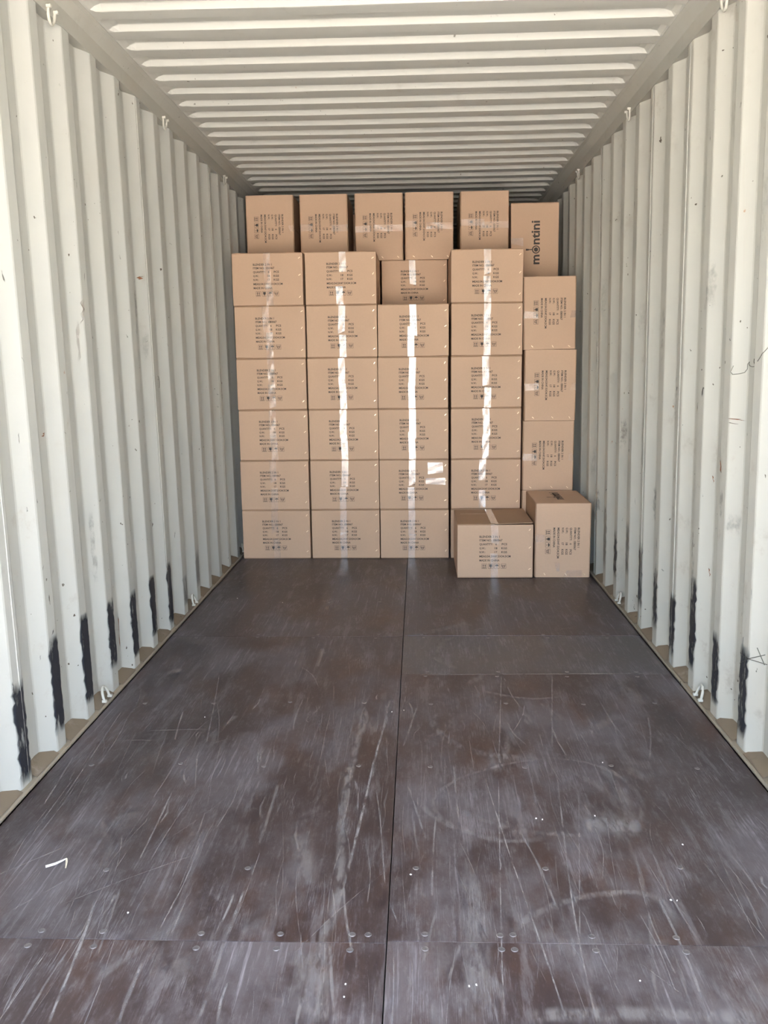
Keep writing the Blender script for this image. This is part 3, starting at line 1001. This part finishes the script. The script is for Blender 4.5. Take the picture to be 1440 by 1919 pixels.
for c in range(4):
    for r in range(6):
        jx, jy, jr = jit.uniform(-.0018, .0018), jit.uniform(-.003, .003), jit.uniform(-.0035, .0035)
        sh = (jit.uniform(-.006, .006), jit.uniform(-.004, .004))
        if (c, r) == (2, 5):
            continue
        if (c, r) == (0, 5):
            jx -= .004
        ex = ()
        lab = 'brown cardboard carton in the %s, %s of the stack' % (ROWW[r], COLW[c])
        if (c, r) == (2, 1):
            ex = ((.70, .92, .66 - .60, .28), (.67, .955, .37, .50))
            lab = 'brown carton with two extra tape patches, second row up, third column'
        if (c, r) == (3, 0):
            lab = 'brown cardboard carton in the bottom row, hidden behind the forward carton'
        carton(COLX[c] + jx, D1 + jy + (.006 if r == 5 else 0), r * ROW, lab, 'printed cartons of the stack', tapes=TAPES[(c, r)], rz=jr, seed=100 + c * 10 + r, shift=sh, extra=ex)

# right-hand column: cartons standing on their sides
RX = .8215
RW = .4725
RH = RW + .0007
for r, lab in enumerate(('hidden behind the forward carton', 'lowest of the three in view', 'middle of the three in view', 'topmost of the three in view')):
    j = jit.uniform(-.003, .003)
    carton(RX + (.004 if r == 2 else 0) + (-.004 if r == 3 else 0), D1 + .004 + j, r * RH, 'carton turned on its side in the right-hand column, ' + lab, 'sideways cartons of the right-hand column', True,
           [(.52, .0, .10), (.52, .72, 1)] if r else (), seed=300 + r, rz=jit.uniform(-.003, .003), ry=(-.010 if r == 3 else 0), shift=(jit.uniform(-.004, .01), .008 + jit.uniform(-.006, .006)))

# two cartons standing forward of the stack
FY = D1 - BD - .026
fb = carton(.3545, FY, 0, 'brown carton on the floor in front of the stack, print upright', 'cartons standing forward on the floor',
            tapes=[(.495, 0, .36), (.49, .54, 1)], seed=400, lift=.006, top_tape=True)
sidec = carton(.8435, FY + .012, 0, 'brown carton on its side, on the floor against the right wall', 'cartons standing forward on the floor', True,
               [(.47, .83, 1)], seed=401, rz=-.012, extra=((.80, .92, .55, .62), (.90, .99, .15, .45)), shift=(.015, .004))
lo = obj('printed_logo', LOGO, None, sidec, (0.0, .03, BW + .0008), (-R90, 0, math.radians(90)))
# pale crease across the lid of the forward carton
obj('crease', box_mesh('crease', -.20, .19, -.002, .002, 0, .0012, .0005, 1), mat_plain('crease_paper', (.66, .50, .38), .7), fb, (0, .10, BH + .0012))

# second layer behind: hidden cartons that carry the top row, and the one seen in the gap
HID = 'brown cardboard carton buried inside the stack behind the front cartons'
for c in range(4):
    for r in range(6):
        if (c, r) == (2, 5):
            carton(COLX[c] + .009, D2, r * ROW, 'shaded carton set back in the gap of the sixth row', 'printed cartons of the stack', tapes=[(.47, 0, .5), (.48, .95, 1)], seed=500)
        else:
            carton(COLX[c], D2, r * ROW, HID, 'buried cartons', full=False, w=.445 if c == 3 else BW)
for r in range(4):
    carton(RX, D2, r * RH, HID, 'buried cartons', True, full=False)
# top row, standing on the second layer
TZ = 6 * ROW
UW = .464
TOPX = [-1.118, -.728, -.332, .0275, .4215]
TOPT = [[(.50, 0, .10, .04)], [(.505, 0, .34), (.49, .74, 1)], [(.52, 0, .60), (.53, .68, 1)], [(.50, 0, .56), (.47, .77, 1)], [(.50, 0, .56), (.46, .5, 1)]]
TOPW = ['first', 'second', 'third', 'fourth', 'fifth']
for i, x in enumerate(TOPX):
    carton(x, D2 + jit.uniform(-.004, .012), TZ, 'carton standing on end in the top row under the roof, %s from the left' % TOPW[i], 'top row cartons', True, TOPT[i], w=UW, seed=600 + i, ry=jit.uniform(-.004, .004), shift=(jit.uniform(-.004, .006), jit.uniform(-.006, .006)))
# third layer glimpsed through the slits of the top row
for c in range(4):
    for r in range(6):
        carton(COLX[c], D3, r * ROW, HID, 'buried cartons', full=False)
for i, x in enumerate((-1.02, -.55, -.06, .50)):
    carton(x, D3 + .035, TZ, 'carton in the dark glimpsed through the %s slit of the top row' % TOPW[i], 'cartons behind the top row', True, [(.5, 0, .6)], w=UW - .05, seed=700 + i, staples=False, label_on=False)
# carton with the big name mark, standing on end behind the right-hand column
lr = bpy.data.objects.new('cardboard_carton', None)
LW, LH, LD = .338, .560, .47
lr.location = (.785 + LW / 2, D2 + LD / 2, 4 * RH)
lr.rotation_euler = (0, -.006, .0)
link(lr)
tag(lr, 'carton standing on end with a large dark name mark, topmost by the right wall', 'carton', 'top row cartons')
obj('carton_body', body_mesh(LW, LH, LD), None, lr, (0, 0, LH / 2))
fm = flap_mesh(LW, LD)
for sx in (0, math.pi):
    obj('flap', fm, None, lr, (0, 0, LH), (0, 0, sx))
    obj('flap', fm, None, lr, (0, 0, 0), (math.pi, 0, sx))
obj('printed_logo', LOGO, None, lr, (.008, -LD / 2 - .0008, .285), (0, -R90, 0))
obj('tape', tape_strip(-LW / 2 + .045, .318, .270, LW, LH, random.Random(4), .085), None, lr, (0, -LD / 2, 0))

# ------------------------------------------------------------------ litter on the floor
pr = bpy.data.objects.new('paper_scrap', None)
pr.location = (-.873, 2.141, 0)
pr.scale = (.72, .72, .72)
link(pr)
tag(pr, 'bent white paper scrap lying on the plywood near the left wall', 'paper scrap')
verts, faces = [], []
pth = [(-.045, -.012, .003, .0085), (-.015, .004, .005, .0085), (.008, .018, .010, .006), (.020, .028, .013, .003)]
for x, y, z, w in pth:
    verts += [(x - w * .45, y + w * .9, z), (x + w * .45, y - w * .9, z)]
for i in range(3):
    faces.append((2 * i, 2 * i + 1, 2 * i + 3, 2 * i + 2))
me = pydata('strip', verts, faces)
o = obj('paper_strip', me, M_PAPER, pr)
md = o.modifiers.new('thick', 'SOLIDIFY'); md.thickness = .0008
pth = [(.020, .028, .013, .003), (.026, .014, .008, .004), (.032, -.008, .003, .0025), (.035, -.020, .002, .002)]
verts = []
for x, y, z, w in pth:
    verts += [(x - w, y, z), (x + w, y + w * .3, z)]
me = pydata('fold', verts, faces)
o = obj('paper_fold', me, mat_plain('yellowed_paper', (.62, .56, .42), .8), pr)
md = o.modifiers.new('thick', 'SOLIDIFY'); md.thickness = .0008

fl_me = []
for k in range(4):
    rr = random.Random(k)
    n = 6
    V = [(.0030 * rr.uniform(.4, 1.3) * math.cos(2 * math.pi * i / n), .0020 * rr.uniform(.3, 1.4) * math.sin(2 * math.pi * i / n), rr.uniform(.0012, .003)) for i in range(n)]
    V += [(x * .8, y * .8, .0001) for x, y, z in V] + [(0, 0, .004)]
    Fc = [(i, (i + 1) % n, 2 * n) for i in range(n)] + [(i, n + i, n + (i + 1) % n, (i + 1) % n) for i in range(n)] + [tuple(range(n, 2 * n))[::-1]]
    me = pydata('paper_fleck', V, Fc)
    me.materials.append(M_PAPER)
    fl_me.append(me)
for i, (x, y) in enumerate(((.088, 2.114), (.758, 2.014), (.743, 2.016), (.219, 1.697), (.235, 1.702), (.593, 1.722), (-.613, 1.936), (-.051, 1.697), (-.945, 4.873),
                            (.052, 3.223), (.458, 2.409), (.476, 2.403), (-.665, 4.78), (-.051, 1.658), (.848, 2.274), (.731, 2.78), (-.716, 3.148), (.635, 2.427), (.006, 3.207))):
    o = obj('paper_fleck', fl_me[i % 4], None, None, (x, y, .001), (0, 0, i * 1.3))
    tag(o, 'tiny white paper fleck lying on the dark plywood floor', 'paper fleck', 'paper flecks strewn over the floor')
